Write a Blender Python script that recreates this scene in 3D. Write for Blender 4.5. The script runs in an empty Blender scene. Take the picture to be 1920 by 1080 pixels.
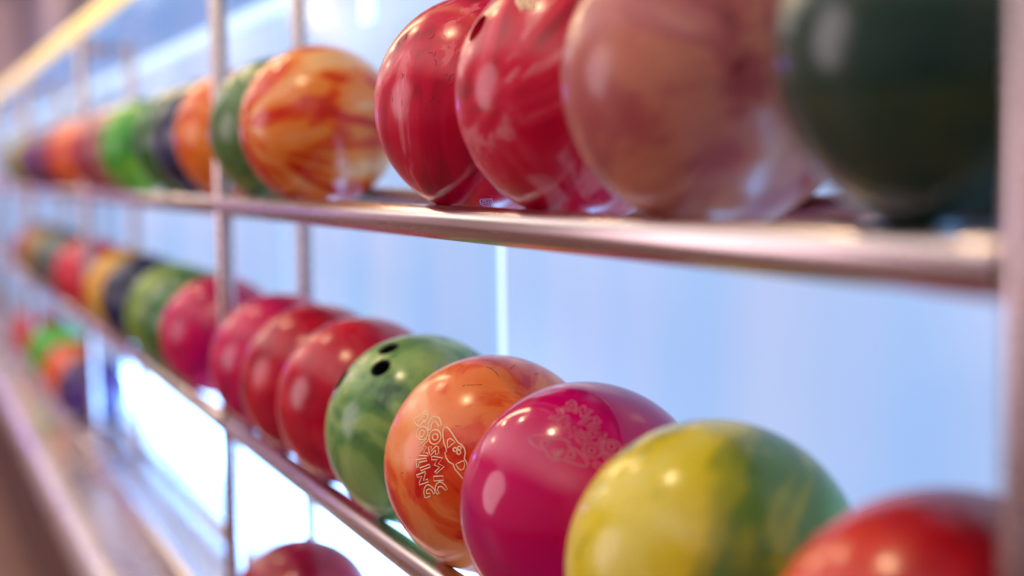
import bpy, bmesh, math, random
from mathutils import Vector, Matrix

scene = bpy.context.scene
col = scene.collection
HZ = 1.25                      # eye height above the floor

def lin(r, g, b):
    def c(v):
        v /= 255.0
        return v / 12.92 if v <= 0.04045 else ((v + 0.055) / 1.055) ** 2.4
    return (c(r), c(g), c(b), 1.0)

# ------------------------------------------------------------------ camera
cam_d = bpy.data.cameras.new('camera')
cam = bpy.data.objects.new('camera', cam_d)
col.objects.link(cam)
RIGHT = Vector((0.9264988, -0.3759907, -0.0151953))
DOWN = Vector((-0.0431482, -0.0660358, -0.9968839))
FWD = Vector((0.3738157, 0.9242674, -0.0774055))
mat = Matrix((RIGHT, -DOWN, -FWD)).transposed().to_4x4()
mat.translation = Vector((0, 0, HZ))
cam.matrix_world = mat
cam_d.sensor_width = 36.0
cam_d.lens = 2860.0 / 1920.0 * 36.0
cam_d.clip_start = 0.02
cam_d.dof.use_dof = True
cam_d.dof.focus_distance = 1.40
cam_d.dof.aperture_fstop = 1.75
scene.camera = cam

# ------------------------------------------------------------------ view, world
vs = scene.view_settings
vs.view_transform = 'Standard'
vs.look = 'None'
vs.exposure = 0.25
vs.gamma = 1.0
vs.use_curve_mapping = False
scene.cycles.use_denoising = True
scene.cycles.sample_clamp_indirect = 8.0
scene.cycles.max_bounces = 8

world = bpy.data.worlds.new('world')
scene.world = world
world.use_nodes = True
bg = world.node_tree.nodes['Background']
bg.inputs['Color'].default_value = lin(170, 160, 175)
bg.inputs['Strength'].default_value = 0.25

# ------------------------------------------------------------------ lamps on the ceiling and across the aisle, plus added fills
def area_lamp(name, loc, target, sx, sy, power, color):
    d = bpy.data.lights.new(name, 'AREA')
    d.shape = 'RECTANGLE'
    d.size, d.size_y = sx, sy
    d.energy = power
    d.color = color
    o = bpy.data.objects.new(name, d)
    o.location = loc
    o.rotation_euler = (Vector(target) - Vector(loc)).to_track_quat('-Z', 'Y').to_euler()
    col.objects.link(o)
    return o

CEIL = HZ + 1.90
WARM = (1.0, 0.74, 0.42)
area_lamp('ceiling_strip_lamp', (0.17, 7.0, CEIL - 0.03), (0.17, 7.0, 0), 0.16, 6.4, 46.0, WARM)
area_lamp('far_wall_fill', (-1.6, 12.6, CEIL - 0.1), (-1.6, 17.0, HZ - 0.1), 4.0, 0.8, 190.0, (0.98, 0.88, 0.94))  # added unseen fill: brightens the far wall that the rails reflect
scr = area_lamp('aisle_screen_lamp', (-3.9, 3.7, HZ + 0.55), (0.5, 3.1, HZ + 0.2), 2.7, 2.5, 50.0, (1.0, 0.82, 0.90))
scr.data.shape = 'ELLIPSE'
# added fill aimed at the ceiling, which gives its light back softly
upl = area_lamp('ceiling_bounce_fill', (-1.7, 6.4, HZ + 0.2), (-1.7, 6.4, CEIL), 1.2, 17.0, 285.0, (1.0, 0.88, 0.80))
upl.data.spread = math.radians(110)
for lx, ly, pw in ((-0.30, 1.5, 26.0), (-0.30, 3.6, 10.0), (-0.30, 6.2, 10.0), (-1.4, 6.5, 10.0), (0.75, 9.5, 16.0), (0.75, 13.0, 16.0)):  # the last two are added fill for the far mauve wall
    d = bpy.data.lights.new('downlight_and_fill', 'POINT')
    d.energy = pw
    d.color = WARM
    d.shadow_soft_size = 0.04
    o = bpy.data.objects.new('downlight_and_fill', d)
    o.location = (lx, ly, CEIL - 0.08)
    col.objects.link(o)
d = bpy.data.lights.new('violet_lamp', 'POINT')
d.energy = 11.0
d.color = (0.25, 0.10, 1.0)
d.shadow_soft_size = 0.10
o = bpy.data.objects.new('violet_lamp', d)
o.location = (-0.35, 10.5, HZ + 0.12)
col.objects.link(o)

# ------------------------------------------------------------------ materials
def principled(name, base, rough=0.4, metal=0.0, coat=0.0):
    m = bpy.data.materials.new(name)
    m.use_nodes = True
    p = m.node_tree.nodes['Principled BSDF']
    p.inputs['Base Color'].default_value = base
    p.inputs['Roughness'].default_value = rough
    p.inputs['Metallic'].default_value = metal
    p.inputs['Coat Weight'].default_value = coat
    return m

def worn(m, scale, lo, hi, stretch=None, bump=0.0):
    """roughness varied by noise, optional fine bump"""
    nt = m.node_tree
    p = nt.nodes['Principled BSDF']
    tc = nt.nodes.new('ShaderNodeTexCoord')
    mp = nt.nodes.new('ShaderNodeMapping')
    if stretch:
        mp.inputs['Scale'].default_value = stretch
    n = nt.nodes.new('ShaderNodeTexNoise')
    n.inputs['Scale'].default_value = scale
    n.inputs['Detail'].default_value = 5.0
    r = nt.nodes.new('ShaderNodeMapRange')
    r.inputs['From Min'].default_value = 0.3
    r.inputs['From Max'].default_value = 0.7
    r.inputs['To Min'].default_value = lo
    r.inputs['To Max'].default_value = hi
    nt.links.new(tc.outputs['Object'], mp.inputs['Vector'])
    nt.links.new(mp.outputs['Vector'], n.inputs['Vector'])
    nt.links.new(n.outputs['Fac'], r.inputs['Value'])
    nt.links.new(r.outputs['Result'], p.inputs['Roughness'])
    if bump:
        b = nt.nodes.new('ShaderNodeBump')
        b.inputs['Strength'].default_value = bump
        b.inputs['Distance'].default_value = 0.002
        nt.links.new(n.outputs['Fac'], b.inputs['Height'])
        nt.links.new(b.outputs['Normal'], p.inputs['Normal'])
    return m

M_tube = worn(principled('champagne_metal', lin(206, 190, 188), 0.25, 1.0), 60.0, 0.2, 0.32, (1, 0.05, 1))
M_ledge = worn(principled('champagne_plate', lin(218, 208, 212), 0.3, 0.9), 9.0, 0.24, 0.34, (1, 0.2, 1))
M_floor = worn(principled('dark_floor', lin(104, 66, 56), 0.45), 6.0, 0.35, 0.6)
M_mauve = worn(principled('mauve_wall_paint', lin(146, 128, 140), 0.7), 5.0, 0.6, 0.8)
M_room = worn(principled('room_wall_paint', lin(196, 168, 168), 0.7), 5.0, 0.6, 0.8)
M_ceil = worn(principled('ceiling_paint', lin(198, 202, 204), 0.8), 5.0, 0.7, 0.9)
M_dark = principled('black_rubber', lin(14, 14, 16), 0.7)
M_engrave = principled('cream_engraving', lin(252, 216, 172), 0.5)
M_engrave_pink = principled('dusty_pink_engraving', lin(205, 120, 130), 0.5)
M_engrave_blue = principled('pale_blue_engraving', lin(196, 190, 235), 0.5)
M_engrave_gold = principled('pale_gold_engraving', lin(238, 205, 165), 0.5)
M_engrave_grey = principled('greyish_engraving', lin(165, 175, 170), 0.5)
M_scuff = principled('scuff_mark', lin(40, 26, 30), 0.8)

def emitter(name, color, strength):
    m = bpy.data.materials.new(name)
    m.use_nodes = True
    nt = m.node_tree
    p = nt.nodes['Principled BSDF']
    p.inputs['Base Color'].default_value = color
    p.inputs['Roughness'].default_value = 0.25
    p.inputs['Emission Color'].default_value = color
    p.inputs['Emission Strength'].default_value = strength
    return m

# backlit acrylic: a soft cloudiness where the diodes behind it sit nearer or farther
M_panel = emitter('backlit_acrylic', lin(178, 207, 250), 0.72)
nt = M_panel.node_tree
tc = nt.nodes.new('ShaderNodeTexCoord')
mp = nt.nodes.new('ShaderNodeMapping')
mp.inputs['Scale'].default_value = (1.0, 1.4, 0.25)
nz = nt.nodes.new('ShaderNodeTexNoise')
nz.inputs['Scale'].default_value = 3.0
nz.inputs['Detail'].default_value = 1.0
rp = nt.nodes.new('ShaderNodeValToRGB')
rp.color_ramp.elements[0].position = 0.3
rp.color_ramp.elements[0].color = lin(158, 200, 252)
rp.color_ramp.elements[1].position = 0.72
rp.color_ramp.elements[1].color = lin(192, 208, 250)
pp = nt.nodes['Principled BSDF']
nt.links.new(tc.outputs['Object'], mp.inputs['Vector'])
nt.links.new(mp.outputs['Vector'], nz.inputs['Vector'])
nt.links.new(nz.outputs['Fac'], rp.inputs['Fac'])
pp.inputs['Base Color'].default_value = lin(70, 90, 125)
# edge-lit from a diode line at the foot of the panel: the glow falls off upwards
sx = nt.nodes.new('ShaderNodeSeparateXYZ')
nt.links.new(tc.outputs['Object'], sx.inputs['Vector'])
mr = nt.nodes.new('ShaderNodeMapRange')
mr.interpolation_type = 'SMOOTHERSTEP'
mr.inputs['From Min'].default_value = -0.57
mr.inputs['From Max'].default_value = -0.20
mr.inputs['To Min'].default_value = 8.0
mr.inputs['To Max'].default_value = 0.74
nt.links.new(sx.outputs['Z'], mr.inputs['Value'])
nt.links.new(mr.outputs['Result'], pp.inputs['Emission Strength'])
m01 = nt.nodes.new('ShaderNodeMapRange')
m01.inputs['From Min'].default_value = -0.57
m01.inputs['From Max'].default_value = -0.18
m01.inputs['To Min'].default_value = 1.0
m01.inputs['To Max'].default_value = 0.0
nt.links.new(sx.outputs['Z'], m01.inputs['Value'])
mixc = nt.nodes.new('ShaderNodeMixRGB')
mixc.inputs['Color2'].default_value = lin(120, 186, 255)
nt.links.new(m01.outputs['Result'], mixc.inputs['Fac'])
nt.links.new(rp.outputs['Color'], mixc.inputs['Color1'])
nt.links.new(mixc.outputs['Color'], pp.inputs['Emission Color'])
M_panel_far = emitter('backlit_acrylic_plain', lin(150, 196, 250), 0.54)   # past the end of the diode line
M_panel_far.node_tree.nodes['Principled BSDF'].inputs['Base Color'].default_value = lin(70, 90, 125)
M_gold = emitter('glowing_gold_rail', lin(255, 224, 140), 0.85)  # top rail: its warm lit look is put in as its own glow
M_seam = emitter('light_seam', lin(214, 243, 255), 0.9)
M_cove = emitter('cove_light', lin(196, 232, 255), 0.66)
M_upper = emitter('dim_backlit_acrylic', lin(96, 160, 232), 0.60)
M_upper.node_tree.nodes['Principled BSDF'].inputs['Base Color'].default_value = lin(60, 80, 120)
M_base_led = emitter('base_light', lin(128, 192, 255), 17.0)

def marble(name, stops, scale=9.0, distort=3.0, seed=0.0, stretch=(1, 1, 1), rot=(0, 0, 0), rough=(0.16, 0.25), detail=3.0, grad=None, polar=None):
    """polyester / urethane ball shell: swirled pigments under a gloss coat, with handling wear"""
    m = bpy.data.materials.new(name)
    m.use_nodes = True
    nt = m.node_tree
    p = nt.nodes['Principled BSDF']
    L = nt.links.new
    tc = nt.nodes.new('ShaderNodeTexCoord')
    mp = nt.nodes.new('ShaderNodeMapping')
    mp.inputs['Location'].default_value = (seed * 1.37, seed * 0.71, seed * 2.11)
    mp.inputs['Rotation'].default_value = rot
    mp.inputs['Scale'].default_value = stretch
    L(tc.outputs['Object'], mp.inputs['Vector'])
    src = mp.outputs['Vector']
    if polar:                                    # pigment drawn out like a fan about the pole given by rot
        mp.inputs['Location'].default_value = (0, 0, 0)
        flat = nt.nodes.new('ShaderNodeVectorMath')
        flat.operation = 'MULTIPLY'
        flat.inputs[1].default_value = (1, 1, 0)
        L(src, flat.inputs[0])
        nm = nt.nodes.new('ShaderNodeVectorMath')
        nm.operation = 'NORMALIZE'
        L(flat.outputs['Vector'], nm.inputs[0])
        sc = nt.nodes.new('ShaderNodeVectorMath')
        sc.operation = 'SCALE'
        sc.inputs['Scale'].default_value = polar[0]
        L(nm.outputs['Vector'], sc.inputs[0])
        sm_ = nt.nodes.new('ShaderNodeVectorMath')
        sm_.operation = 'SCALE'
        sm_.inputs['Scale'].default_value = polar[1]
        L(src, sm_.inputs[0])
        ad0 = nt.nodes.new('ShaderNodeVectorMath')
        ad0.operation = 'ADD'
        L(sc.outputs['Vector'], ad0.inputs[0])
        L(sm_.outputs['Vector'], ad0.inputs[1])
        ad1 = nt.nodes.new('ShaderNodeVectorMath')
        ad1.operation = 'ADD'
        ad1.inputs[1].default_value = (seed, seed * 0.6, seed * 1.7)
        L(ad0.outputs['Vector'], ad1.inputs[0])
        src = ad1.outputs['Vector']
    n1 = nt.nodes.new('ShaderNodeTexNoise')
    n1.inputs['Scale'].default_value = scale
    n1.inputs['Detail'].default_value = detail
    n1.inputs['Roughness'].default_value = 0.5
    n1.inputs['Distortion'].default_value = distort
    L(src, n1.inputs['Vector'])
    rp = nt.nodes.new('ShaderNodeValToRGB')
    rp.color_ramp.interpolation = 'EASE'
    el = rp.color_ramp.elements
    while len(el) < len(stops):
        el.new(0.5)
    for e, (pos, c) in zip(el, stops):
        e.position = pos
        e.color = lin(*c)
    fac = n1.outputs['Fac']
    if grad:                                     # one pigment poured on one side of the shell
        dt = nt.nodes.new('ShaderNodeVectorMath')
        dt.operation = 'DOT_PRODUCT'
        L(tc.outputs['Object'], dt.inputs[0])
        dt.inputs[1].default_value = grad
        ad = nt.nodes.new('ShaderNodeMath')
        ad.operation = 'ADD'
        L(fac, ad.inputs[0])
        L(dt.outputs['Value'], ad.inputs[1])
        fac = ad.outputs['Value']
    L(fac, rp.inputs['Fac'])
    # fine scuffs: thin streaks where a stretched noise peaks
    m2 = nt.nodes.new('ShaderNodeMapping')
    m2.inputs['Rotation'].default_value = (0.4 + seed, 0.9, seed * 2)
    m2.inputs['Scale'].default_value = (1.0, 7.0, 2.5)
    L(tc.outputs['Object'], m2.inputs['Vector'])
    n2 = nt.nodes.new('ShaderNodeTexNoise')
    n2.inputs['Scale'].default_value = 42.0
    n2.inputs['Detail'].default_value = 2.0
    L(m2.outputs['Vector'], n2.inputs['Vector'])
    r2 = nt.nodes.new('ShaderNodeMapRange')
    r2.inputs['From Min'].default_value = 0.70
    r2.inputs['From Max'].default_value = 0.78
    r2.inputs['To Max'].default_value = 0.55
    L(n2.outputs['Fac'], r2.inputs['Value'])
    mx = nt.nodes.new('ShaderNodeMixRGB')
    mx.inputs['Color2'].default_value = lin(52, 34, 36)
    L(r2.outputs['Result'], mx.inputs['Fac'])
    L(rp.outputs['Color'], mx.inputs['Color1'])
    L(mx.outputs['Color'], p.inputs['Base Color'])
    r3 = nt.nodes.new('ShaderNodeMapRange')
    r3.inputs['From Min'].default_value = 0.3
    r3.inputs['From Max'].default_value = 0.7
    r3.inputs['To Min'].default_value = rough[0]
    r3.inputs['To Max'].default_value = rough[1]
    L(n1.outputs['Fac'], r3.inputs['Value'])
    L(r3.outputs['Result'], p.inputs['Roughness'])
    p.inputs['IOR'].default_value = 1.46
    return m

# ------------------------------------------------------------------ mesh helpers
def link(name, me, m=None, parent=None, loc=None):
    o = bpy.data.objects.new(name, me)
    col.objects.link(o)
    if m is not None and me is not None:
        if not me.materials:
            me.materials.append(m)
        else:
            o.material_slots[0].link = 'OBJECT'
            o.material_slots[0].material = m
    if parent:
        o.parent = parent
    if loc is not None:
        o.location = loc
    return o

def tag(o, label=None, cat=None, group=None, kind=None):
    for k, v in (('label', label), ('category', cat), ('group', group), ('kind', kind)):
        if v:
            o[k] = v
    return o

def finish(bm, name, smooth=True, angle=40):
    bmesh.ops.recalc_face_normals(bm, faces=bm.faces)
    me = bpy.data.meshes.new(name)
    bm.to_mesh(me)
    bm.free()
    if smooth:
        for p in me.polygons:
            p.use_smooth = True
        me.set_sharp_from_angle(angle=math.radians(angle))
    return me

def box_mesh(name, sx, sy, sz, bev=0.0, seg=2):
    bm = bmesh.new()
    bmesh.ops.create_cube(bm, size=1.0)
    bmesh.ops.scale(bm, vec=(sx, sy, sz), verts=bm.verts)
    if bev:
        bmesh.ops.bevel(bm, geom=list(bm.edges), offset=bev, segments=seg, affect='EDGES', profile=0.5)
    return finish(bm, name)

def tube_mesh(name, length, r, axis='Y', seg=40, wall=0.0022):
    """a hollow tube with a softened rim at both ends"""
    bm = bmesh.new()
    prof = [(-length / 2, r - wall), (-length / 2, r - 0.0006), (-length / 2 + 0.0008, r),
            (length / 2 - 0.0008, r), (length / 2, r - 0.0006), (length / 2, r - wall)]
    rings = []
    for t, rr in prof:
        ring = []
        for i in range(seg):
            a = 2 * math.pi * i / seg
            u, v = rr * math.cos(a), rr * math.sin(a)
            ring.append(bm.verts.new((u, t, v) if axis == 'Y' else (u, v, t) if axis == 'Z' else (t, u, v)))
        rings.append(ring)
    n = len(rings)
    for k in range(n):
        a, b = rings[k], rings[(k + 1) % n]
        for i in range(seg):
            j = (i + 1) % seg
            bm.faces.new((a[i], a[j], b[j], b[i]))
    return finish(bm, name, angle=50)

# ------------------------------------------------------------------ the setting
WX = 0.80                      # lit wall behind the rack
Y0, Y1 = -2.6, 17.0
def slab(name, cx, cy, cz, sx, sy, sz, m):
    o = link(name, box_mesh(name, sx, sy, sz), m, None, (cx, cy, cz))
    tag(o, kind='structure')
    return o
LY = Y1 - Y0
CY = (Y0 + Y1) / 2
slab('floor', -1.4, CY, -0.05, 6.0, LY + 0.4, 0.1, M_floor)
slab('ceiling', -1.4, CY, CEIL + 0.05, 6.0, LY + 0.4, 0.1, M_ceil)
wall = slab('wall_right', WX + 0.085, CY, (HZ + 0.65) / 2, 0.1, LY, HZ + 0.65, M_upper)
slab('wall_back', 1.35, CY, CEIL / 2, 0.1, LY, CEIL, M_mauve)
slab('wall_left', -4.1, CY, CEIL / 2, 0.1, LY, CEIL, M_room)
slab('wall_far', -1.4, Y1 + 0.05, CEIL / 2, 5.6, 0.1, CEIL, M_room)
slab('wall_near', -1.4, Y0 - 0.05, CEIL / 2, 5.6, 0.1, CEIL, M_room)

# backlit panels, 1.3 m wide, with a lit seam between neighbours
ZB, ZT = HZ - 0.785, HZ + 0.352
PW = 1.3
SEAM0 = 2.028
pm = box_mesh('wall_panel', 0.03, PW - 0.038, ZT - ZB, 0.002)
sm = box_mesh('light_strip_or_reflection', 0.02, 0.036, ZT - ZB)
k0 = math.ceil((Y0 - SEAM0) / PW)
k1 = math.floor((Y1 - SEAM0) / PW)
for k in range(k0, k1):
    y = SEAM0 + k * PW
    def at_wall(o, x, yy, z):
        o.location = (x - wall.location.x, yy - wall.location.y, z - wall.location.z)
    at_wall(link('wall_panel', pm, M_panel if k < 3 else M_panel_far, wall), WX + 0.015, y + PW / 2, (ZB + ZT) / 2)
    at_wall(link('light_strip_or_reflection', sm, M_seam, wall), WX + 0.018, y, (ZB + ZT) / 2)
at_wall(link('light_strip_or_reflection', box_mesh('lamp_reflection', 0.012, 0.055, 0.086, 0.003), M_seam, wall), WX - 0.004, 2.63, ZT - 0.045)  # a lamp's reflection in the glossy wall, put in as a glowing strip
# cove light along the head of the panels and the dimmer backlit blue band above it
at_wall(link('cove_strip', box_mesh('cove_strip', 0.03, LY - 0.1, 0.030, 0.004), M_cove, wall), WX + 0.018, CY, ZT + 0.022)
um = box_mesh('upper_panel', 0.03, PW - 0.006, 0.256, 0.003)
for k in range(k0, k1):
    at_wall(link('upper_panel', um, M_upper, wall), WX + 0.015, SEAM0 + (k + 0.5) * PW, ZT + 0.042 + 0.128)

# ------------------------------------------------------------------ base ledge with a rounded nose
LZ = HZ - 0.785
def ledge_mesh():
    bm = bmesh.new()
    r = 0.05
    prof = [(WX - 0.001, LZ - 2 * r), (WX - 0.001, LZ)]
    for i in range(13):
        a = math.pi / 2 + math.pi * i / 12
        prof.append((0.375 + r * math.cos(a), LZ - r + r * math.sin(a)))
    a = [bm.verts.new((x, Y0 + 0.01, z)) for x, z in prof]
    b = [bm.verts.new((x, Y1 - 0.01, z)) for x, z in prof]
    n = len(prof)
    for i in range(n):
        j = (i + 1) % n
        bm.faces.new((a[i], a[j], b[j], b[i]))
    bm.faces.new(a)
    bm.faces.new(list(reversed(b)))
    return finish(bm, 'base_ledge')
ledge = bpy.data.objects.new('base_ledge', None)
ledge.location = (0.58, CY, 0)
col.objects.link(ledge)
tag(ledge, 'long pale ledge with rounded nose running under the lowest tier of balls', 'ledge')
def under(o, parent):
    o.parent = parent
    o.location = o.location - parent.location
    return o
under(link('ledge_board', ledge_mesh(), M_ledge), ledge)
under(link('plinth', box_mesh('plinth', 0.36, LY - 0.02, LZ - 0.1), M_floor, None, (0.619, CY, (LZ - 0.1) / 2)), ledge)
strip = link('light_strip_or_reflection', box_mesh('base_light_strip', 0.014, SEAM0 + 3 * PW - Y0 - 0.1, 0.04, 0.004), M_base_led, None, (WX - 0.009, (SEAM0 + 3 * PW + Y0) / 2, LZ + 0.0205))
under(strip, ledge)

# ------------------------------------------------------------------ the rack
R = 0.108
RR = 0.0165                    # rail tube radius
PR = 0.0145                     # post tube radius
XF, XB, XC = 0.4844, 0.6134, 0.5394
ZC = {'top': HZ + 0.0626, 'middle': HZ - 0.2900, 'bottom': HZ - 0.6497}
DZF, DZB = 0.1117, 0.1001
P0, PL = 0.5564, 1.8496
ZTOP = HZ + 0.3968
posts = [P0 + PL * k for k in range(-1, 9)]
rack = bpy.data.objects.new('ball_rack', None)
rack.location = (0.55, P0, LZ)
col.objects.link(rack)
tag(rack, 'long champagne metal tube rack holding three tiers of bowling balls', 'rack')
ph = ZTOP - RR - LZ
front_post_m = tube_mesh('front_post', ph, PR, 'Z')
back_post_m = tube_mesh('back_post', ZTOP - 0.04 - LZ, PR - 0.002, 'Z')
flange_m = None
def flange():
    bm = bmesh.new()
    seg = 32
    prof = [(PR + 0.0005, 0.0), (PR + 0.016, 0.0), (PR + 0.016, 0.003), (PR + 0.012, 0.005), (PR + 0.0005, 0.006)]
    rings = [[bm.verts.new((r * math.cos(2 * math.pi * i / seg), r * math.sin(2 * math.pi * i / seg), z)) for i in range(seg)] for r, z in prof]
    for k in range(len(rings)):
        a, b = rings[k], rings[(k + 1) % len(rings)]
        for i in range(seg):
            bm.faces.new((a[i], a[(i + 1) % seg], b[(i + 1) % seg], b[i]))
    return finish(bm, 'foot_flange')
flange_m = flange()
cross_m = tube_mesh('cross_bar', XB - XF - PR * 2 + 0.006, 0.011, 'X', 24)
rail_m = tube_mesh('front_rail', PL - 2 * PR + 0.004, RR, 'Y')
brail_m = tube_mesh('back_rail', PL - 2 * PR + 0.008, RR, 'Y')
collar_m = tube_mesh('rail_collar', 0.05, RR + 0.0009, 'Y')
for y in posts:
    p = link('front_post', front_post_m, M_tube, None, (XF, y, LZ + ph / 2))
    under(p, rack)
    f = link('foot_flange', flange_m, M_tube, p, (0, 0, -ph / 2))
    p = link('back_post', back_post_m, M_tube, None, (XB, y, LZ + (ZTOP - 0.04 - LZ) / 2))
    under(p, rack)
    f = link('foot_flange', flange_m, M_tube, p, (0, 0, -(ZTOP - 0.04 - LZ) / 2))
    under(link('cross_bar', cross_m, M_tube, None, ((XF + XB) / 2, y, ZTOP - 0.058)), rack)
    for t in ('top', 'middle', 'bottom'):
        under(link('cross_bar', cross_m, M_tube, None, ((XF + XB) / 2, y, ZC[t] - DZF)), rack)
for a, b in zip(posts[:-1], posts[1:]):
    for t in ('top', 'middle', 'bottom'):
        under(link('front_rail', rail_m, M_tube, None, (XF, (a + b) / 2, ZC[t] - DZF)), rack)
        under(link('back_rail', brail_m, M_tube, None, (XB, (a + b) / 2, ZC[t] - DZB)), rack)
tl = posts[-1] - posts[0] + 0.06
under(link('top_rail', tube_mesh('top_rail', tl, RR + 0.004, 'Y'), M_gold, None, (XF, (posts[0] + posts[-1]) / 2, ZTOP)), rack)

# ------------------------------------------------------------------ bowling balls
HOLES = [(-0.155, 0.0, 0.0125), (0.155, 0.0, 0.0125), (0.0, 0.62, 0.0145)]   # angular place on the shell, radius

def ball_mesh():
    """sphere with three drilled holes (two fingers, one thumb), normals kept truly spherical"""
    bm = bmesh.new()
    bmesh.ops.create_icosphere(bm, subdivisions=6, radius=R)
    me = bpy.data.meshes.new('bowling_ball')
    bm.to_mesh(me)
    bm.free()
    ob = bpy.data.objects.new('temp_ball', me)
    col.objects.link(ob)
    cb = bmesh.new()
    for u, v, r in HOLES:
        th = math.hypot(u, v)
        ph = math.atan2(v, u)
        n = Vector((math.sin(th) * math.cos(ph), math.sin(th) * math.sin(ph), math.cos(th)))
        q = n.to_track_quat('Z', 'Y').to_matrix().to_4x4()
        bmesh.ops.create_cone(cb, cap_ends=True, segments=40, radius1=r, radius2=r, depth=0.07,
                              matrix=Matrix.Translation(n * (R - 0.010)) @ q)
    cm = bpy.data.meshes.new('temp_cut')
    cb.to_mesh(cm)
    cb.free()
    oc = bpy.data.objects.new('temp_cut', cm)
    col.objects.link(oc)
    md = ob.modifiers.new('holes', 'BOOLEAN')
    md.operation = 'DIFFERENCE'
    md.solver = 'EXACT'
    md.object = oc
    dg = bpy.context.evaluated_depsgraph_get()
    out = bpy.data.meshes.new_from_object(ob.evaluated_get(dg))
    out.name = 'bowling_ball'
    bpy.data.objects.remove(ob)
    bpy.data.objects.remove(oc)
    bpy.data.meshes.remove(me)
    bpy.data.meshes.remove(cm)
    for p in out.polygons:
        p.use_smooth = True
    nrm = [None] * len(out.loops)
    for p in out.polygons:
        shell = p.center.length > R * 0.985
        for li in p.loop_indices:
            v = out.vertices[out.loops[li].vertex_index].co
            nrm[li] = tuple(v.normalized()) if shell else tuple(p.normal)
    out.normals_split_custom_set(nrm)
    return out

BALL = ball_mesh()

def insert_mesh(r):
    """thin dark finger grip lining a drilled hole: a cup open at the top"""
    bm = bmesh.new()
    seg = 28
    prof = [(r - 0.0002, 0.0), (r - 0.0002, -0.036), (0.0005, -0.036), (0.0005, -0.034), (r - 0.0016, -0.034), (r - 0.0016, 0.0)]
    rings = [[bm.verts.new((q * math.cos(2 * math.pi * i / seg), q * math.sin(2 * math.pi * i / seg), z)) for i in range(seg)] for q, z in prof]
    for k in range(len(rings)):
        a, b = rings[k], rings[(k + 1) % len(rings)]
        for i in range(seg):
            bm.faces.new((a[i], a[(i + 1) % seg], b[(i + 1) % seg], b[i]))
    return finish(bm, 'finger_grip')
GRIP_F, GRIP_T = insert_mesh(0.0125), insert_mesh(0.0145)

def tubes_on_ball(name, polys, a, e1, e2, rad, w):
    """engraved strokes: thin ridges following the shell, drawn in angles about direction a"""
    a, e1, e2 = Vector(a).normalized(), Vector(e1).normalized(), Vector(e2).normalized()
    bm = bmesh.new()
    for pl in polys:
        closed = len(pl) > 2 and pl[0] == pl[-1]
        P = pl[:-1] if closed else pl
        pts = []
        for u, v in P:
            th = math.hypot(u, v)
            dirv = a * math.cos(th)
            if th > 1e-6:
                dirv = dirv + (e1 * (u / th) + e2 * (v / th)) * math.sin(th)
            pts.append(dirv)
        n = len(pts)
        rings = []
        for i in range(n):
            pr = pts[(i - 1) % n] if (closed or i > 0) else pts[i]
            nx = pts[(i + 1) % n] if (closed or i < n - 1) else pts[i]
            t = nx - pr
            side = t.cross(pts[i]).normalized()
            up = pts[i]
            c = pts[i] * rad
            rings.append([bm.verts.new(c + side * (w * math.cos(q)) + up * (w * 0.55 * math.sin(q)))
                          for q in (2 * math.pi * k / 6 for k in range(6))])
        for i in range(n if closed else n - 1):
            A, B = rings[i], rings[(i + 1) % n]
            for k in range(6):
                bm.faces.new((A[k], A[(k + 1) % 6], B[(k + 1) % 6], B[k]))
        if not closed:
            bm.faces.new(list(reversed(rings[0])))
            bm.faces.new(rings[-1])
    return finish(bm, name, angle=80)

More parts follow.
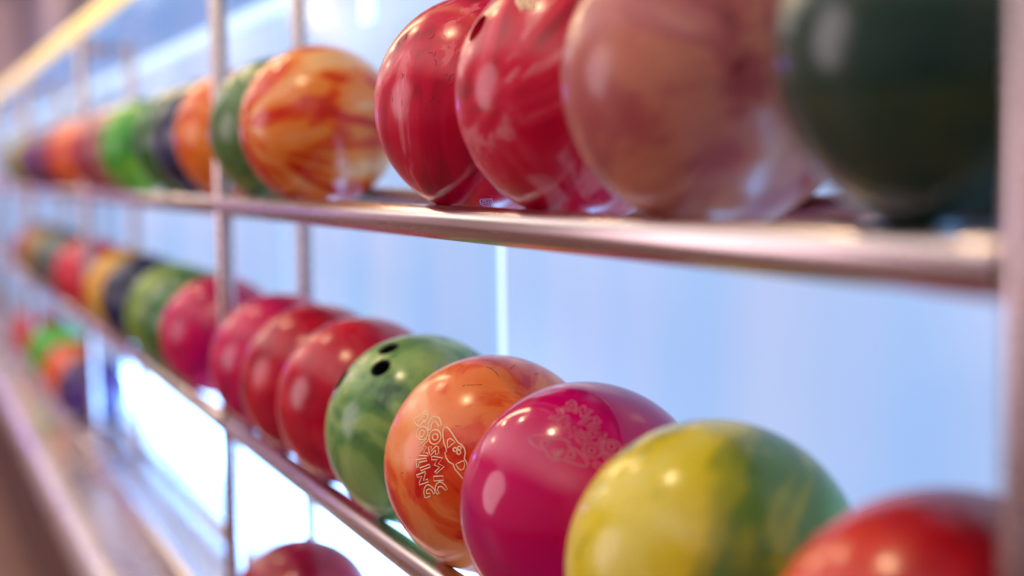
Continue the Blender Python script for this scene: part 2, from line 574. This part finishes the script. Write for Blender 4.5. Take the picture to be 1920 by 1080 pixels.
COSMIC= [[[-.3226,-.3339],[-.3909,-.2084],[-.3632,-.1822],[-.3323,-.165],[-.2943,-.1666],[-.2769,-.1822],[-.2818,-.2094],[-.2736,-.2221],[-.2488,-.231],[-.2438,-.2509],[-.2543,-.2845],[-.2786,-.3103],[-.3226,-.3339]],[[-.3273,-.2335],[-.3494,-.2132],[-.3452,-.1972],[-.33,-.1912],[-.3218,-.2053],[-.3273,-.2335]],[[-.2977,-.29],[-.3134,-.26],[-.302,-.2445],[-.2841,-.2549],[-.2977,-.29]],[[-.153,-.1389],[-.1327,-.1495],[-.1184,-.168],[-.1125,-.1919],[-.1158,-.2176],[-.128,-.2413],[-.1472,-.2595],[-.1707,-.2692],[-.1947,-.2687],[-.2155,-.258],[-.2298,-.2388],[-.2354,-.2141],[-.2316,-.1878],[-.219,-.1642],[-.1996,-.1467],[-.1765,-.1379],[-.153,-.1389]],[[-.1587,-.1789],[-.149,-.1857],[-.1426,-.1956],[-.1403,-.207],[-.1424,-.2183],[-.1488,-.2277],[-.1584,-.2338],[-.1698,-.2356],[-.1812,-.2329],[-.1909,-.226],[-.1974,-.216],[-.1997,-.2045],[-.1974,-.1933],[-.191,-.1839],[-.1813,-.1779],[-.17,-.1762],[-.1587,-.1789]],[[-.1924,-.1295],[-.2228,-.143],[-.2599,-.1476],[-.2964,-.1365],[-.3183,-.1145],[-.3216,-.0833],[-.3089,-.0492],[-.2745,-.022],[-.237,-.0054],[-.2236,-.0107],[-.2249,-.0359],[-.2531,-.0509],[-.2757,-.0785],[-.2679,-.1006],[-.2435,-.1144],[-.2156,-.1067],[-.1935,-.1136],[-.1924,-.1295]],[[-.1165,.0025],[-.0933,-.0057],[-.0758,-.022],[-.0666,-.0439],[-.0672,-.0682],[-.0774,-.0913],[-.0957,-.1097],[-.1196,-.1206],[-.1453,-.1222],[-.1688,-.1142],[-.1865,-.0979],[-.1957,-.0756],[-.195,-.0509],[-.1844,-.0276],[-.1658,-.0093],[-.1419,.0013],[-.1165,.0025]],[[-.1228,-.0287],[-.1132,-.0329],[-.1061,-.0406],[-.1028,-.0505],[-.1036,-.0614],[-.1085,-.0714],[-.1167,-.0791],[-.127,-.0833],[-.1379,-.0833],[-.1476,-.0792],[-.1547,-.0715],[-.1581,-.0614],[-.1572,-.0505],[-.1522,-.0405],[-.144,-.0328],[-.1336,-.0287],[-.1228,-.0287]],[[-.056,-.2331],[-.1202,-.1464],[-.1017,-.1308],[-.0613,-.1818],[-.0456,-.1367],[-.0003,-.1726],[.0066,-.1235],[.0324,-.1176],[.0205,-.223],[-.0282,-.1711],[-.056,-.2331]],[[-.0489,-.1183],[-.0473,-.0868],[-.0088,-.0884],[-.0515,-.0388],[-.0398,-.0159],[.0158,-.0088],[.0208,-.0433],[-.0132,-.0443],[-.0074,-.0567],[.0294,-.0915],[.0073,-.1076],[-.0489,-.1183]],[[.0583,-.2552],[.0492,-.1415],[.073,-.1308],[.0818,-.2171],[.1113,-.2269],[.1181,-.2184],[.1252,-.2513],[.0583,-.2552]],[[.1312,-.2133],[.1037,-.1077],[.1275,-.0956],[.1552,-.2006],[.1312,-.2133]],[[.1915,-.26],[.1634,-.1537],[.1805,-.1524],[.2415,-.1842],[.2301,-.1358],[.2539,-.128],[.279,-.2365],[.2637,-.2369],[.2023,-.1993],[.2114,-.2472],[.1915,-.26]],[[.3877,-.195],[.3478,-.1973],[.3086,-.1837],[.2832,-.1569],[.2797,-.129],[.2977,-.0998],[.3199,-.0771],[.3505,-.0695],[.3586,-.0946],[.3322,-.1056],[.3188,-.1192],[.3183,-.1408],[.3287,-.1621],[.3505,-.1682],[.3574,-.1568],[.3535,-.1312],[.3821,-.1318],[.3946,-.1851],[.3877,-.195]],[[.0392,-.081],[.0379,-.0607],[.0559,.0278],[.103,-.0139],[.1279,.0431],[.1864,-.0406],[.1733,-.0547],[.1328,-.0028],[.1099,-.0564],[.0667,-.0256],[.0667,-.081],[.0392,-.081]],[[.2088,-.0678],[.2074,.0239],[.2456,.0276],[.247,-.0719],[.2088,-.0678]],[[.3661,-.0543],[.3375,-.0646],[.3072,-.0648],[.2776,-.0477],[.2592,-.0179],[.2643,.011],[.2885,.0371],[.3212,.0567],[.3313,.0313],[.3093,.015],[.2958,-.0077],[.3016,-.0309],[.325,-.0446],[.3558,-.0295],[.3661,-.0543]],[[.0119,.0491],[-.0029,.0657],[-.0389,.0558],[-.0704,.0369],[-.1228,.024],[-.1759,.0152],[-.2103,.0251],[-.2177,.0414],[-.2034,.0662],[-.1624,.102],[-.1196,.1336],[-.0775,.1637],[-.0563,.1969],[-.0252,.2246],[.0107,.2361],[.0463,.2313],[.0615,.2261],[.0973,.2467],[.1585,.2683],[.2148,.2795],[.2557,.2782],[.2706,.2587],[.2571,.2335],[.2256,.1988],[.1868,.1693],[.1507,.1388],[.11,.1239],[.0888,.0858],[.0527,.0609],[.0119,.0491]],[[-.0307,.0758],[-.0694,.0681],[-.1003,.0715],[-.1128,.0901],[-.0992,.1133],[-.0778,.1421],[-.0579,.1105],[-.0307,.0758]],[[-.0133,.1602],[-.0035,.1571],[.0024,.1484],[.0022,.1374],[-.0041,.1282],[-.0141,.1245],[-.0239,.1276],[-.0298,.1363],[-.0296,.1474],[-.0233,.1565],[-.0133,.1602]],[[-.0255,.1982],[-.0165,.1955],[-.0111,.1877],[-.0112,.1778],[-.0169,.1696],[-.026,.1662],[-.035,.169],[-.0404,.1767],[-.0403,.1866],[-.0346,.1948],[-.0255,.1982]],[[.0102,.1961],[.0203,.1928],[.0265,.1839],[.0263,.1727],[.0198,.1635],[.0096,.1598],[-.0005,.163],[-.0067,.172],[-.0065,.1832],[-.0,.1924],[.0102,.1961]],[[.1131,.1509],[.0987,.1834],[.0817,.2207],[.1173,.2306],[.1526,.2215],[.1647,.1972],[.1464,.1713],[.1131,.1509]]]

MATS = {}
def mat_for(key, *args, **kw):
    if key not in MATS:
        MATS[key] = marble(key, *args, **kw)
    return MATS[key]

rng = random.Random(5)
def face_dir(az, el):
    return Vector((math.cos(el) * math.sin(az), math.cos(el) * math.cos(az), math.sin(el)))

def ball(tier, y, material, label, group, finger_mid=None, finger_axis=None, grips=False, turn=False):
    """one ball: shell mesh turned so that its holes face finger_mid"""
    if turn:                                     # holes turned straight down the rack
        finger_mid, finger_axis = Vector((0.3, 0.954, 0)), Vector((0.954, -0.3, 0))
    elif finger_mid is None:                     # holes turned to the wall or away down the rack
        finger_mid = face_dir(rng.uniform(0.1, 1.5), rng.uniform(-0.3, 0.5))
        finger_axis = Vector((0, 0, 1)).cross(finger_mid)
        finger_axis = Matrix.Rotation(rng.uniform(0, 6.28), 3, finger_mid) @ finger_axis
    zax = Vector(finger_mid).normalized()
    xax = Vector(finger_axis)
    xax = (xax - zax * xax.dot(zax)).normalized()
    yax = zax.cross(xax)
    o = link('bowling_ball', BALL)
    if not BALL.materials:
        BALL.materials.append(material)
    o.material_slots[0].link = 'OBJECT'
    o.material_slots[0].material = material
    o.location = (XC, y, ZC[tier])
    rot = Matrix((xax, yax, zax)).transposed()
    o.rotation_euler = rot.to_euler()
    o['rot'] = 0
    del o['rot']
    tag(o, label, 'bowling ball', group)
    if grips:
        for u, v, r in HOLES:
            th, ph_ = math.hypot(u, v), math.atan2(v, u)
            n = Vector((math.sin(th) * math.cos(ph_), math.sin(th) * math.sin(ph_), math.cos(th)))
            g = link('thumb_hole' if r > 0.013 else 'finger_hole', GRIP_T if r > 0.013 else GRIP_F, M_dark, o)
            g.rotation_euler = n.to_track_quat('Z', 'Y').to_euler()
            g.location = n * (R - 0.0022)
            tag(g, 'dark drilled hole')
    return o, rot

def engrave(ballrot, polys, a, e1, e2, m, w=0.0006, label=None, name='engraved_logo'):
    o, rot = ballrot
    inv = rot.transposed()
    me = tubes_on_ball(name, polys, inv @ Vector(a), inv @ Vector(e1), inv @ Vector(e2), R + 0.0001, w)
    g = link(name, me, m, o)
    if name == 'scuff_marks':
        g['kind'] = 'stuff'                      # hairline marks too fine to pick apart
    if label:
        tag(g, label)
    return g

GT, GM, GB = 'bowling balls on the top tier', 'bowling balls on the middle tier', 'bowling balls on the bottom tier'

# ---- top tier, from the near post down the rack
m = mat_for('dark_green_shell', [(0.3, (16, 40, 42)), (0.5, (30, 62, 50)), (0.7, (56, 72, 48))], scale=7, seed=1.0, rough=(0.12, 0.22))
ball('top', 0.667, m, 'near-black dark green bowling ball, nearest on the top tier, beside the right post', GT)
m = mat_for('brown_marble_shell', [(0.28, (128, 44, 54)), (0.42, (182, 92, 90)), (0.56, (206, 128, 104)), (0.72, (222, 162, 124))], scale=6.5, distort=2.2, seed=2.0, rough=(0.2, 0.28))
ball('top', 0.9494, m, 'brownish pink marbled bowling ball between the red swirled and the dark green one', GT, turn=True)
m = mat_for('red_swirl_shell', [(0.3, (164, 0, 38)), (0.43, (204, 0, 50)), (0.53, (216, 28, 66)), (0.64, (230, 116, 126))], scale=9.5, distort=2.0, seed=3.35, stretch=(0.8, 0.8, 1.6), detail=4)
h = Vector((-0.8771, 0.0008, 0.4802))
rb2 = ball('top', 1.168, m, 'red bowling ball with pink wavy swirls and a finger hole on top left', GT,
           h + Vector((0.02, 0.13, 0.10)), Vector((0.05, 0.8, 0.6)))
engrave(rb2, [[[-.2053, -.1027], [-.0757, -.0825], [-.0033, -.0534], [.0422, -.0384], [.0345, -.0164], [.0168, .0052], [-.0775, .0062]],
              [[-.0154, .0084], [.0435, .023], [.0705, .0437], [.0565, .0649], [-.0023, .0581], [-.0627, .0355]],
              [[-.0615, -.0591], [-.0012, -.0312], [-.0327, -.0065]], [[-.0851, -.0455], [.0007, .0014], [.0372, .0512]]],
        (-.6487, -.445, .6174), (-.2809, -.6139, -.7377), (.7073, -.652, .2733), M_engrave_gold, 0.0016, 'pale gold engraved emblem')
m = mat_for('red_streak_shell', [(0.33, (166, 0, 42)), (0.45, (198, 0, 52)), (0.55, (210, 16, 60)), (0.64, (228, 96, 108))], scale=17, distort=0.5, seed=4.0, stretch=(2.4, 0.17, 2.4), detail=5)
MATS['red_streak_shell'] = m
h = Vector((-0.9965, 0.0587, -0.0596))
rb1 = ball('top', 1.3966, m, 'red bowling ball with fine vertical streaks and dark scuffs, after the gap', GT,
           h + Vector((0.06, 0.42, 0.05)), Vector((0.1, 0.9, 0.3)))
engrave(rb1, [[[-.0763, -.0562], [-.087, -.0475], [-.0973, .0451], [-.0183, .0538], [.0085, .0431], [.0166, .0257], [.0013, .0106], [.0251, -.0111], [.0204, -.0284], [-.0027, -.0478], [-.0469, -.0563], [-.0763, -.0562]],
              [[-.067, -.039], [-.078, .0365]],
              [[-.0262, -.037], [-.0484, -.0283], [-.0508, -.0088], [-.0355, .0019], [-.0132, -.0111], [-.0083, -.0284], [-.0262, -.037]],
              [[-.0395, .0127], [-.0518, .0235], [-.0468, .0343], [-.0199, .0387], [-.0072, .0257], [-.0171, .0149], [-.0395, .0127]],
              [[.0907, -.0439], [.0617, -.0285], [.0326, -.0111]],
              [[.0669, -.0068], [.0355, .0062], [.0267, .0279], [.049, .0454], [.0838, .0586], [.1027, .0653]],
              [[.0839, .0019], [.0515, .0149], [.058, .0302], [.0756, .0411]]],
        (-.1734, -.4439, -.8792), (.3101, .8227, -.4765), (.9347, -.3553, -.005), M_engrave_blue, 0.0006, 'pale engraved lettering')
r4 = random.Random(11)
hair = []
for k in range(46):
    u, v, a = r4.uniform(-0.75, 0.75), r4.uniform(-0.75, 0.75), r4.gauss(1.0, 0.7)
    ln = r4.uniform(0.01, 0.05)
    hair.append([(u, v), (u + ln * math.cos(a), v + ln * math.sin(a)), (u + 1.8 * ln * math.cos(a + 0.4), v + 1.8 * ln * math.sin(a + 0.4))])
engrave(rb1, hair, (-.62, -.76, -.12), (.77, -.63, 0), (-.08, -.09, .99), M_scuff, 0.00022, 'fine dark hairline scuffs', 'scuff_marks')
m = mat_for('orange_swirl_shell', [(0.36, (198, 28, 6)), (0.44, (216, 70, 14)), (0.50, (234, 128, 44)), (0.70, (242, 182, 122))], scale=1.0, distort=0.6, seed=5.3, rot=(0, math.radians(-62), 0), detail=2, polar=(1.35, 8.0))
ball('top', 2.015, m, 'orange bowling ball with bold red swirls, nearest one left of the gap', GT, turn=True)
m = mat_for('sage_green_shell', [(0.3, (52, 84, 40)), (0.5, (82, 120, 66)), (0.7, (126, 152, 70))], scale=6, seed=6.0)
ball('top', 2.231, m, 'sage green bowling ball half hidden behind the orange swirled one', GT)

def plain(key, a, b, c, seed, scale=6):
    return mat_for(key, [(0.3, a), (0.5, b), (0.7, c)], scale=scale, seed=seed)
far_top = [
    (2.525, plain('amber_shell', (206, 70, 10), (232, 112, 26), (240, 146, 60), 7), 'plain orange bowling ball just left of the second front post'),
    (2.755, plain('navy_shell', (10, 16, 46), (26, 36, 72), (52, 64, 100), 8), 'dark navy bowling ball on the top tier between orange and green ones'),
    (2.975, plain('forest_shell', (28, 74, 30), (48, 108, 44), (86, 138, 56), 9), 'dark green bowling ball on the top tier behind the navy one'),
    (3.50, plain('bright_green_shell', (40, 124, 36), (72, 168, 52), (140, 196, 66), 10), 'bright green bowling ball on the top tier, before the mauve ones'),
    (3.74, plain('mauve_shell', (128, 62, 66), (166, 98, 96), (190, 126, 116), 11), 'mauve bowling ball directly behind the bright green one'),
    (3.96, plain('plum_pink_shell', (120, 40, 52), (156, 64, 74), (180, 92, 92), 12), 'dusky pink bowling ball second behind the bright green one'),
    (4.14, plain('crimson_far_shell', (150, 14, 26), (186, 28, 36), (206, 60, 56), 13), 'crimson bowling ball at the third front post of the top tier'),
    (4.40, plain('amber_shell', (0, 0, 0), (0, 0, 0), (0, 0, 0), 7), 'orange bowling ball right behind the third front post'),
    (4.62, plain('orange_red_shell', (190, 40, 12), (220, 72, 26), (232, 110, 48), 14), 'orange red bowling ball second behind the third front post'),
    (4.84, plain('rust_shell', (150, 46, 20), (184, 66, 34), (204, 96, 54), 15), 'rust coloured bowling ball third behind the third front post'),
    (5.06, plain('maroon_shell', (84, 14, 34), (112, 26, 48), (138, 44, 62), 16), 'maroon bowling ball before the purple ones far down the top tier'),
    (5.28, plain('purple_shell', (66, 24, 84), (92, 38, 112), (120, 62, 134), 17), 'purple bowling ball far down the top tier, nearer of two'),
    (5.50, plain('purple_shell', (0, 0, 0), (0, 0, 0), (0, 0, 0), 17), 'purple bowling ball far down the top tier, farther of two'),
    (5.72, plain('wine_shell', (92, 18, 40), (122, 30, 52), (148, 56, 70), 18), 'wine red bowling ball just past the two purple ones'),
    (5.965, plain('teal_grey_shell', (44, 66, 72), (66, 90, 94), (92, 116, 112), 19), 'teal grey bowling ball at the fourth front post'),
    (6.25, plain('lime_shell', (120, 130, 20), (168, 176, 36), (198, 200, 70), 20), 'lime yellow bowling ball just past the fourth front post'),
    (6.47, plain('olive_shell', (96, 110, 24), (136, 148, 36), (164, 170, 60), 21), 'olive green bowling ball second past the fourth front post'),
    (6.69, plain('brown_far_shell', (110, 62, 30), (142, 88, 46), (168, 116, 70), 22), 'brown bowling ball at the far left end of the top tier'),
]
for y, mm, lab in far_top:
    ball('top', y, mm, lab, GT)

# ---- middle tier
m = mat_for('red_orange_shell', [(0.3, (122, 0, 16)), (0.46, (176, 14, 18)), (0.6, (214, 52, 24)), (0.74, (232, 98, 48))], scale=5.5, distort=1.2, seed=30.0, grad=(-2.2, 0.6, 0.4))
ball('middle', 0.6858, m, 'red orange bowling ball, nearest on the middle tier, cut off by the bottom edge', GM, turn=True)
m = mat_for('yellow_green_shell', [(0.2, (104, 168, 84)), (0.36, (96, 130, 52)), (0.46, (164, 164, 40)), (0.54, (224, 204, 34)), (0.75, (230, 216, 96))], scale=6.5, distort=2.0, seed=31.0, detail=4, grad=(-1.9, 0.5, 0.6))
ball('middle', 0.9519, m, 'yellow bowling ball with olive green marbling, second nearest on the middle tier', GM, turn=True)
m = mat_for('magenta_shell', [(0.3, (160, 0, 104)), (0.5, (200, 0, 90)), (0.7, (214, 0, 88))], scale=4.5, distort=0.8, seed=32.0, rough=(0.08, 0.16))
mg = ball('middle', 1.1735, m, 'glossy magenta bowling ball with engraved logo, between yellow and orange ones', GM, turn=True)
engrave(mg, COSMIC, (-.3673, -.6465, .6687), (-.2121, .7582, .6166), (-.9056, .0846, -.4156), M_engrave_pink, 0.0006, 'dusty pink engraved bowling logo')
m = mat_for('orange_red_swirl_shell', [(0.34, (208, 26, 10)), (0.42, (230, 82, 26)), (0.53, (242, 132, 64)), (0.72, (246, 170, 112))], scale=8.0, distort=3.4, seed=33.6, stretch=(1, 0.8, 1), detail=4)
og = ball('middle', 1.3897, m, 'orange bowling ball with cream engraved bowling lettering and planet emblem, in sharp focus', GM, turn=True)
engrave(og, COSMIC, (-.7319, -.6219, .2786), (-.1402, -.2627, -.9546), (.6669, -.7377, .105), M_engrave, 0.00075, 'cream engraved lettering and planet logo')
engrave(og, [[(-.1039, .0556), (-.061, .1035), (.0017, .1415), (.0578, .1649)], [(.1404, -.1191), (.1579, -.0474), (.1617, .0188)],
             [(-.0801, .265), (-.1722, .3092)], [(.144, -.1531), (.1361, -.1336)], [(-.0786, .497), (-.1316, .5246)]],
        (-.2545, -.3639, .896), (-.3366, -.8352, -.4348), (.9066, -.4123, .0901), M_scuff, 0.0003, 'dark scuffs', 'scuff_marks')
m = mat_for('green_marble_shell', [(0.3, (46, 84, 46)), (0.42, (90, 138, 72)), (0.56, (134, 172, 94)), (0.74, (166, 192, 110))], scale=7.5, distort=2.4, seed=34.0, stretch=(1, 1, 0.8), detail=3)
f1, f2 = Vector((-.4001, -.1746, .8997)), Vector((-.5538, -.3861, .7377))
gm = ball('middle', 1.6099, m, 'green marbled bowling ball with two dark finger holes on top', GM, f1 + f2, f1 - f2, True)
engrave(gm, [[[-.0977, .3149], [-.1495, .0301], [-.1384, -.0014], [-.067, -.0089], [-.0357, .046], [.006, .1636]],
             [[-.0309, .074], [.1211, .0077]], [[.1216, -.0005], [.1012, -.0893], [.1933, -.1122]]],
        (.0496, -.5527, .8319), (-.1028, -.8314, -.5462), (.9935, -.0584, -.0981), M_engrave_grey, 0.0009, 'greyish engraved emblem')
engrave(gm, [[[-.132, -.0506], [-.1089, -.0771], [-.0744, -.0157], [-.056, -.0604], [-.0194, -.0015], [-.0086, -.0586], [.0239, .0092], [.033, -.0558], [.0675, .0043], [.0828, -.0514], [.1108, .0035]],
             [[-.3234, .0226], [-.2856, .0297], [-.2895, .0652]], [[-.2038, .0443], [-.1791, .0107], [-.1527, .0932]]],
        (-.8089, -.1471, .5693), (-.4748, -.4076, -.78), (.3468, -.9012, .2599), M_engrave_gold, 0.0006, 'faint gold engraved script', 'engraved_script')
m = mat_for('red_marble_shell', [(0.3, (140, 0, 26)), (0.46, (186, 0, 40)), (0.6, (206, 36, 54)), (0.74, (214, 84, 90))], scale=8, distort=2.0, seed=35.0, detail=4)
ball('middle', 1.8415, m, 'red marbled bowling ball directly behind the green one with finger holes', GM)
ball('middle', 2.0577, plain('dark_red_shell', (136, 0, 28), (180, 0, 40), (200, 26, 48), 36), 'dark red bowling ball between the red marbled and the cherry pink one', GM)
ball('middle', 2.274, plain('cherry_shell', (160, 0, 68), (202, 0, 80), (216, 20, 88), 37), 'cherry pink bowling ball just right of the second front post', GM)
ball('middle', 2.74, plain('cherry_dark_shell', (160, 0, 70), (200, 0, 80), (212, 16, 88), 38), 'deep cherry bowling ball just left of the second front post', GM)
far_mid = [
    (2.957, plain('forest_shell', (0, 0, 0), (0, 0, 0), (0, 0, 0), 9), 'dark green bowling ball squeezed between deep cherry and yellow green ones'),
    (3.18, plain('leaf_green_shell', (72, 110, 34), (112, 148, 46), (152, 176, 62), 39), 'yellow green bowling ball on the middle tier beside the navy one'),
    (3.59, plain('navy_shell', (0, 0, 0), (0, 0, 0), (0, 0, 0), 8), 'navy bowling ball on the middle tier beside the yellow one'),
    (3.90, plain('amber_yellow_shell', (180, 120, 10), (214, 156, 24), (228, 182, 52), 40), 'golden yellow bowling ball on the middle tier beside the navy one'),
    (4.46, plain('scarlet_shell', (160, 10, 34), (200, 24, 50), (216, 58, 74), 41), 'scarlet bowling ball behind the third front post of the middle tier'),
    (4.70, plain('scarlet_shell', (0, 0, 0), (0, 0, 0), (0, 0, 0), 41), 'scarlet bowling ball second behind the third front post'),
    (5.15, plain('slate_green_shell', (46, 64, 60), (74, 94, 88), (98, 116, 106), 42), 'slate green bowling ball far down the middle tier, nearer of two'),
    (5.40, plain('slate_green_shell', (0, 0, 0), (0, 0, 0), (0, 0, 0), 42), 'slate green bowling ball far down the middle tier, farther of two'),
    (5.95, plain('ochre_shell', (120, 84, 30), (150, 116, 46), (176, 146, 72), 43), 'ochre bowling ball at the far left of the middle tier'),
    (6.35, plain('raspberry_shell', (120, 20, 50), (154, 36, 66), (178, 66, 86), 44), 'raspberry bowling ball at the far left edge of the middle tier'),
]
for y, mm, lab in far_mid:
    ball('middle', y, mm, lab, GM)

# ---- bottom tier
m = mat_for('brick_red_shell', [(0.3, (112, 8, 30)), (0.48, (152, 20, 40)), (0.62, (176, 46, 46)), (0.76, (190, 72, 66))], scale=6, distort=1.6, seed=50.0)
ball('bottom', 2.181, m, 'brick red bowling ball on the bottom tier at the lower picture edge', GB)
far_bot = [
    (4.75, plain('indigo_shell', (48, 24, 80), (66, 36, 100), (90, 54, 120), 51), 'indigo bowling ball on the bottom tier in front of an orange one'),
    (4.98, plain('amber_shell', (0, 0, 0), (0, 0, 0), (0, 0, 0), 7), 'orange bowling ball on the bottom tier behind the indigo one'),
    (5.22, plain('orange_red_shell', (0, 0, 0), (0, 0, 0), (0, 0, 0), 14), 'orange red bowling ball on the bottom tier, second behind the indigo one'),
    (5.85, plain('bright_green_shell', (0, 0, 0), (0, 0, 0), (0, 0, 0), 10), 'bright green bowling ball on the bottom tier beyond the orange ones'),
    (6.40, plain('scarlet_shell', (0, 0, 0), (0, 0, 0), (0, 0, 0), 41), 'scarlet bowling ball at the far left edge of the bottom tier'),
    (6.62, plain('rust_shell', (0, 0, 0), (0, 0, 0), (0, 0, 0), 15), 'rust bowling ball farthest in view on the bottom tier'),
]
for y, mm, lab in far_bot:
    ball('bottom', y, mm, lab, GB)
